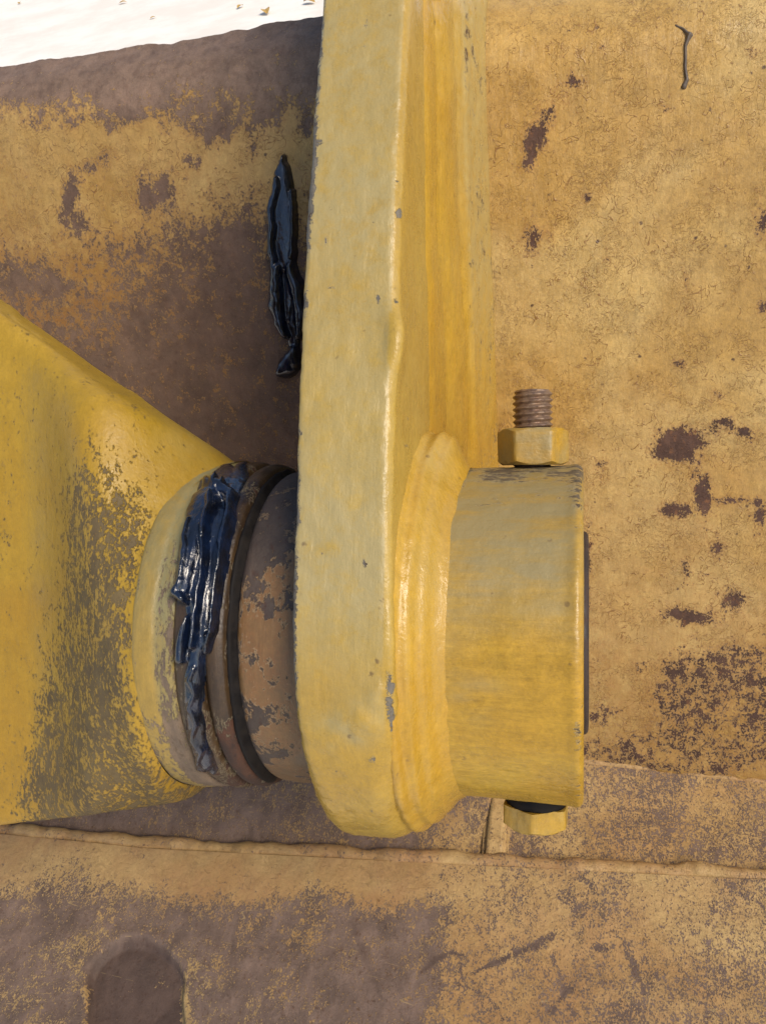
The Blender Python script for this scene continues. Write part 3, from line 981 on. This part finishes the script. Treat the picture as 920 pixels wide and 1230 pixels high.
link_mesh('collar', V, f, M_collar, link, {'wear': np.clip(w, 0, 1), 'grime_sheen': np.clip(g, 0, 1)})

# body: a cast section that grows from the collar circle to a deep rounded box
nu, nth = 260, 720
xl = xc0 - 0.30
us = np.linspace(0, 1, nu) ** 1.15
th = np.linspace(0, 2 * math.pi, nth, endpoint=False)
U, T = np.meshgrid(us, th, indexing='ij')
xst = (xc0 + 0.001) + (xc1 - xc0 - 0.002) * np.clip(np.sin(T), 0, 1) ** 4.0 - 0.003 * np.clip(-np.sin(T), 0, 1) ** 2
Xg = xst + (xl - xst) * U
s = (xst - Xg)                                           # metres left of the collar
# a flat plate, its face set back from the collar, blending into it through a short cone
YF, YB = -0.034, -0.006
lt = np.array([at_y(x_, 550 + (x_ - 275) * (190 / 275), YB) for x_ in np.linspace(300, -500, 80)])[::-1]      # upper edge
lb = np.array([at_y(x_, 966 + (205 - x_) * (26 / 205), YF) for x_ in np.linspace(300, -500, 80)])[::-1]      # lower edge
k_ = np.clip(s / 0.040, 0, 1)
kf = sstep(0.0, 0.080, s)
ztop_ = 0.0742 * (1 - k_) + np.interp(Xg, lt[:, 0], lt[:, 2]) * k_
zbot_ = -0.0752 * (1 - k_) + np.interp(Xg, lb[:, 0], lb[:, 2]) * k_
yf_ = -0.0742 * (1 - kf) + YF * kf
kb = sstep(-0.01, 0.042, s)
kb = (kb - sstep(-0.01, 0.042, 0.0)) / (1 - sstep(-0.01, 0.042, 0.0))
yb_ = 0.0742 * (1 - kb) + YB * kb
yc_ = (yf_ + yb_) / 2
yfr_ = (yb_ - yf_) / 2
e = 2.0 + 9.0 * sstep(0.015, 0.085, s)
ct, st = np.cos(T), np.sin(T)
zt_c, zb_c = np.zeros((nu, 1)), np.zeros((nu, 1))
ramp_ = sstep(0.0, 0.012, s.mean(1))[:, None]
for it_ in range(9):                                    # trim each section so that both edges of the plate run straight
    zt, zb = ztop_ + zt_c, zbot_ + zb_c
    zc_, hz = (zt + zb) / 2, (zt - zb) / 2
    Yg = yc_ - yfr_ * np.sign(ct) * np.abs(ct) ** (2 / e)
    Zg = zc_ + hz * np.sign(st) * np.abs(st) ** (2 / e)
    P = np.stack([Xg, Yg, Zg], -1)
    if it_ == 8:
        break
    qx, qy = project(P)
    over = (qy - (551 + (qx - 275) * (190 / 275))).min(1)[:, None]          # negative: stands above the line
    under = (qy - (966 + (205 - qx) * (26 / 205))).max(1)[:, None]          # positive: hangs below the line
    zt_c = zt_c + 0.8 * ramp_ * np.clip(over, -60, 60) * 0.36 / F
    zb_c = zb_c + 0.8 * ramp_ * np.clip(under, -60, 60) * 0.34 / F
    for _ in range(3):
        zt_c[1:-1] = (zt_c[:-2] + 2 * zt_c[1:-1] + zt_c[2:]) / 4
        zb_c[1:-1] = (zb_c[:-2] + 2 * zb_c[1:-1] + zb_c[2:]) / 4
d = fbm(P, 18, 3, 191) * 0.0022 + fbm(P, 90, 3, 192) * 0.0006
# thick brush runs near the upper edge
d += 0.0012 * np.clip(fbm(P * [1.0, 1, 0.45] + P[..., [2, 0, 1]] * 0.6, 75, 3, 193) - 0.12, 0, 1) * 6 * sstep(560, 400, project(P)[1])
cen = np.stack([Xg, yc_, zc_], -1)
dv = P - cen
dv /= np.linalg.norm(dv, axis=-1)[..., None] + 1e-9
P = P + dv * d[..., None]
V = P.reshape(-1, 3)
i, j = np.meshgrid(np.arange(nu - 1), np.arange(nth), indexing='ij')
j2 = (j + 1) % nth
fc = np.stack([i * nth + j, (i + 1) * nth + j, (i + 1) * nth + j2, i * nth + j2], -1).reshape(-1, 4).tolist()
fc.append(list(range((nu - 1) * nth, nu * nth)))
px, py = project(V)
n1 = fbm(V, 28, 4, 195)
n2 = fbm(V, 80, 4, 196)
xedge = np.interp(py, [430, 520, 620, 760, 880, 960], [160, 75, 62, 62, 28, 14]) + n1 * 60
w = 0.02 + 0.47 * sstep(xedge - 15, xedge + 30, px) * sstep(490, 600, py - (px - 90) * 0.55 + n1 * 80) + 0.08 * blob(px, py, 130, 800, 45, 130) + 0.10 * sstep(850, 930, py) * sstep(10, 60, px) + n1 * 0.12
w -= 0.3 * np.exp(-((V[:, 0] - xc0) / 0.004) ** 2)
g = 0.25 * sstep(120, 240, px) * sstep(700, 520, py) + 0.25 * blob(px, py, 240, 520, 40, 40) + 0.05
link_mesh('arm_body', V, fc, M_link, link, {'wear': np.clip(w, 0, 1), 'grime_sheen': np.clip(g, 0, 1)}, sharp=60)

# ------------------------------------------------------------------ grease
def heights(px, py, strokes, seed, P):
    wa = 9 if seed < 220 else 3
    wob = fbm(P, 110, 3, seed) * wa
    wob2 = fbm(P, 110, 3, seed + 5) * wa
    h = np.full(px.shape, -1.0)
    for pts, rad, hg in strokes:
        q = seg_dist(px + wob, py + wob2, pts, rad)
        hh = np.where(q < 1, hg * np.clip(1 - q * q, 0, 1) ** 0.4, -1.0)
        h = np.maximum(h, hh)
    return h


def grease_sheet(name, P, Nrm, strokes, seed, parent, label=None, cat=None, group=None, ripple=0.0003, mat=None):
    """P, Nrm: grids (n, m, 3) of the surface it lies on"""
    px, py = project(P)
    h = heights(px, py, strokes, seed, P)
    keep = h > 0
    for _ in range(2):
        k = keep.copy()
        keep[1:, :] |= k[:-1, :]
        keep[:-1, :] |= k[1:, :]
        keep[:, 1:] |= k[:, :-1]
        keep[:, :-1] |= k[:, 1:]
    hm = np.where(h > 0, h, -0.0008)
    hs = hm.copy()
    for _ in range(2):
        hs[1:-1, 1:-1] = 0.2 * (hs[1:-1, 1:-1] + hs[:-2, 1:-1] + hs[2:, 1:-1] + hs[1:-1, :-2] + hs[1:-1, 2:])
    hs = hs + (h > 0) * ripple * 2 * fbm(P * [1, 1, 0.5], 260, 3, seed + 8)
    Q = P + Nrm * hs[..., None]
    n, m = px.shape
    fc = grid_faces(n, m)
    ok = keep.reshape(-1)[fc].all(1)
    fc = fc[ok]
    used = np.unique(fc)
    remap = -np.ones(n * m, int)
    remap[used] = np.arange(len(used))
    V = Q.reshape(-1, 3)[used]
    cz = V[:, 2].argmin()
    o = link_mesh(name, V, remap[fc], mat or M_grease, None, org=V[cz])
    return tag(o, label, cat, group)


G = 'smears of blue black grease'
xg = np.arange(xs0 - 0.006, xs1 + 0.004, 0.0004)
tg_ = np.arange(-1.15, 1.45, 0.0004 / 0.0712)
Xg, T = np.meshgrid(xg, tg_, indexing='ij')
Rg = np.interp(Xg, [xs0 - 0.006, xs0, xs0 + L * 0.12, xs0 + L * 0.35, xs0 + L * 0.54, xs0 + L * 0.62, xs0 + L * 0.82, xs1 + 0.004], [0.0744, 0.0734, 0.0734, 0.0740, 0.0728, 0.0722, 0.0724, 0.071])
P = np.stack([Xg, -Rg * np.cos(T), Rg * np.sin(T)], -1)
Nm = np.stack([0 * Xg, -np.cos(T), np.sin(T)], -1)
strokes = [
    ([(272, 568), (258, 590), (246, 640), (240, 700), (240, 750), (240, 785)], [12, 22, 25, 23, 17, 10], 0.0011),
    ([(290, 562), (282, 590), (272, 650)], [8, 9, 5], 0.0014),
    ([(256, 598), (246, 610), (236, 640), (226, 680), (221, 712)], [14, 17, 16, 12, 9], 0.0050),
    ([(250, 590), (266, 591), (281, 602)], [8, 9, 7], 0.0064),
    ([(262, 584), (258, 590)], [4, 5], 0.0075), ([(271, 586), (270, 592)], [3, 4], 0.0070),
    ([(280, 604), (272, 650), (265, 700), (259, 745), (253, 775)], [6, 5, 4, 3, 3], 0.0062),
    ([(258, 606), (254, 625), (252, 650)], [6, 5, 3], 0.0078),
    ([(250, 640), (247, 690), (240, 740), (236, 775)], [5, 4, 4, 5], 0.0066),
    ([(232, 632), (226, 670), (222, 700)], [5, 5, 4], 0.0068),
    ([(262, 620), (260, 660), (255, 705)], [13, 11, 9], 0.0020),
    ([(238, 650), (242, 700), (242, 750), (240, 780)], [16, 16, 12, 9], 0.0030),
    ([(222, 702), (217, 716), (224, 722)], [5, 7, 6], 0.0070),
    ([(228, 742), (221, 770), (219, 790)], [4, 6, 6], 0.0052),
    ([(252, 765), (254, 785)], [5, 3], 0.0050),
    ([(238, 780), (232, 815), (233, 850), (238, 885), (247, 914)], [11, 11, 10, 10, 11], 0.0030),
    ([(236, 800), (230, 815), (238, 830), (231, 848), (239, 862), (234, 880), (246, 895), (240, 908)], [3, 4, 3, 4, 3, 4, 4, 4], 0.0046),
    ([(247, 905), (258, 922)], [7, 5], 0.0020)]
grease_sheet('grease_smear', P, Nm, strokes, 201, None, 'thick glossy blue black grease squeezed along the brown seal ring', 'grease', G)

# on the back plate, left of the lug
a0, a1 = at_y(300, 170, 0.12)[0], at_y(392, 170, 0.12)[0]
xg = np.arange(a0, a1 + 0.01, 0.0005)
q = smooth_curve(PB, 0.0005, 10)
sel = (q[:, 1] > at_y(345, 470, 0.15)[2] - 0.01) & (q[:, 1] < at_y(345, 175, 0.11)[2] + 0.01)
q = q[sel]
Xg, K = np.meshgrid(xg, np.arange(len(q)), indexing='ij')
P = np.stack([Xg, q[K, 0], q[K, 1]], -1)
Nm = np.zeros_like(P)
Nm[..., 1] = -0.97
Nm[..., 2] = -0.24
strokes = [
    ([(343, 188), (341, 210), (342, 250), (344, 290), (346, 318)], [2, 10, 14, 14, 10], 0.0060),
    ([(337, 215), (331, 250), (330, 300), (333, 322)], [4, 6, 6, 5], 0.0090),
    ([(354, 230), (355, 270), (353, 310)], [2, 3, 3], 0.0078),
    ([(336, 320), (333, 345), (336, 375), (345, 402)], [8, 9, 9, 6], 0.0095),
    ([(346, 318), (349, 345), (348, 380)], [8, 8, 6], 0.0045),
    ([(352, 318), (358, 345), (364, 375), (364, 402)], [6, 8, 8, 4], 0.0082),
    ([(345, 330), (352, 370), (354, 405), (352, 430)], [10, 13, 9, 9], 0.0035),
    ([(354, 424), (347, 440), (341, 444)], [10, 13, 8], 0.0075)]
grease_sheet('grease_smear', P, Nm, strokes, 211, None, 'long ribbon of dark grease stuck to the rusty plate left of the lug', 'grease', G)

# a thin dried worm of it high on the plate at the right
c0 = at_y(823, 70, 0.105)
xg = np.arange(c0[0] - 0.02, c0[0] + 0.02, 0.0004)
q = smooth_curve(PB, 0.0004, 10)
sel = (q[:, 1] > at_y(823, 125, 0.105)[2]) & (q[:, 1] < at_y(823, 15, 0.105)[2])
q = q[sel]
Xg, K = np.meshgrid(xg, np.arange(len(q)), indexing='ij')
P = np.stack([Xg, q[K, 0], q[K, 1]], -1)
Nm = np.zeros_like(P)
Nm[..., 1] = -1
strokes = [([(811, 30), (820, 34), (828, 42)], [1.6, 1.8, 2.4], 0.0012), ([(828, 40), (823, 55), (823, 80), (825, 95), (821, 105)], [2.6, 2.0, 2.4, 2.8, 3.6], 0.0018)]
grease_sheet('grease_smear', P, Nm, strokes, 221, None, 'thin hooked worm of dried grease high on the ochre plate', 'grease', G, mat=simple('dried dusty grease', lin(70, 62, 58), lin(96, 84, 70), 0.5))

# ------------------------------------------------------------------ tip the joint into place
bpy.context.view_layer.update()
for o in [o for o in C.objects if o.parent is None and o.type in ('MESH', 'EMPTY') and o.name != 'ground']:
    o.matrix_world = M @ o.matrix_world

# ------------------------------------------------------------------ leaves on the ground beyond
M_leaf = simple('dry leaf', lin(196, 160, 84), lin(150, 116, 62), 0.7, sc=60, bump=0.3, dist=0.001)
R3 = np.array(M.to_3x3())
camw = np.array(cam.matrix_world.translation)


def on_ground(px, py):
    d = R3 @ ray(px, py)
    return camw + d * (-camw[2] / d[2])


leaf_me = None
info = [(148, 4, 0.05, 0.3, 'brown curled leaf nearest the picture top left on white ground'), (24, 4, 0.04, 1.9, 'small dry leaf at far left on the white ground'),
        (289, 9, 0.05, 1.2, 'brown upright leaf left of the yellow leaf on white ground'), (320, 16, 0.085, 2.0, 'largest yellow dry leaf on the white ground'),
        (184, 22, 0.035, 0.7, 'faint leaf scrap on white ground just above the plate edge'), (372, 4, 0.08, 2.6, 'yellowish leaf on white ground touching the lug edge')]
for k, (px_, py_, sz, rot, lab) in enumerate(info):
    if leaf_me is None:
        vv, ff = [], []
        for i in range(9):
            t = i / 8
            wd = 0.28 * math.sin(math.pi * min(1, t * 0.96 + 0.02)) ** 0.8
            for sgn in (-1, 0, 1):
                vv.append((t - 0.5, sgn * wd, 0.10 + 0.16 * abs(sgn) * wd * 2 + 0.12 * math.sin(t * 3)))
        for i in range(8):
            for j in range(2):
                ff.append((i * 3 + j, i * 3 + 3 + j, i * 3 + 4 + j, i * 3 + 1 + j))
        leaf_me = bpy.data.meshes.new('leaf')
        leaf_me.from_pydata(vv, [], ff)
        leaf_me.materials.append(M_leaf)
    o = bpy.data.objects.new('dry_leaf', leaf_me)
    C.objects.link(o)
    o.location = on_ground(px_, py_)
    o.location.z = 0.001
    o.scale = (sz, sz, sz)
    o.rotation_euler = (0, 0, rot)
    tag(o, lab, 'leaf', 'dry leaves on the pale ground')
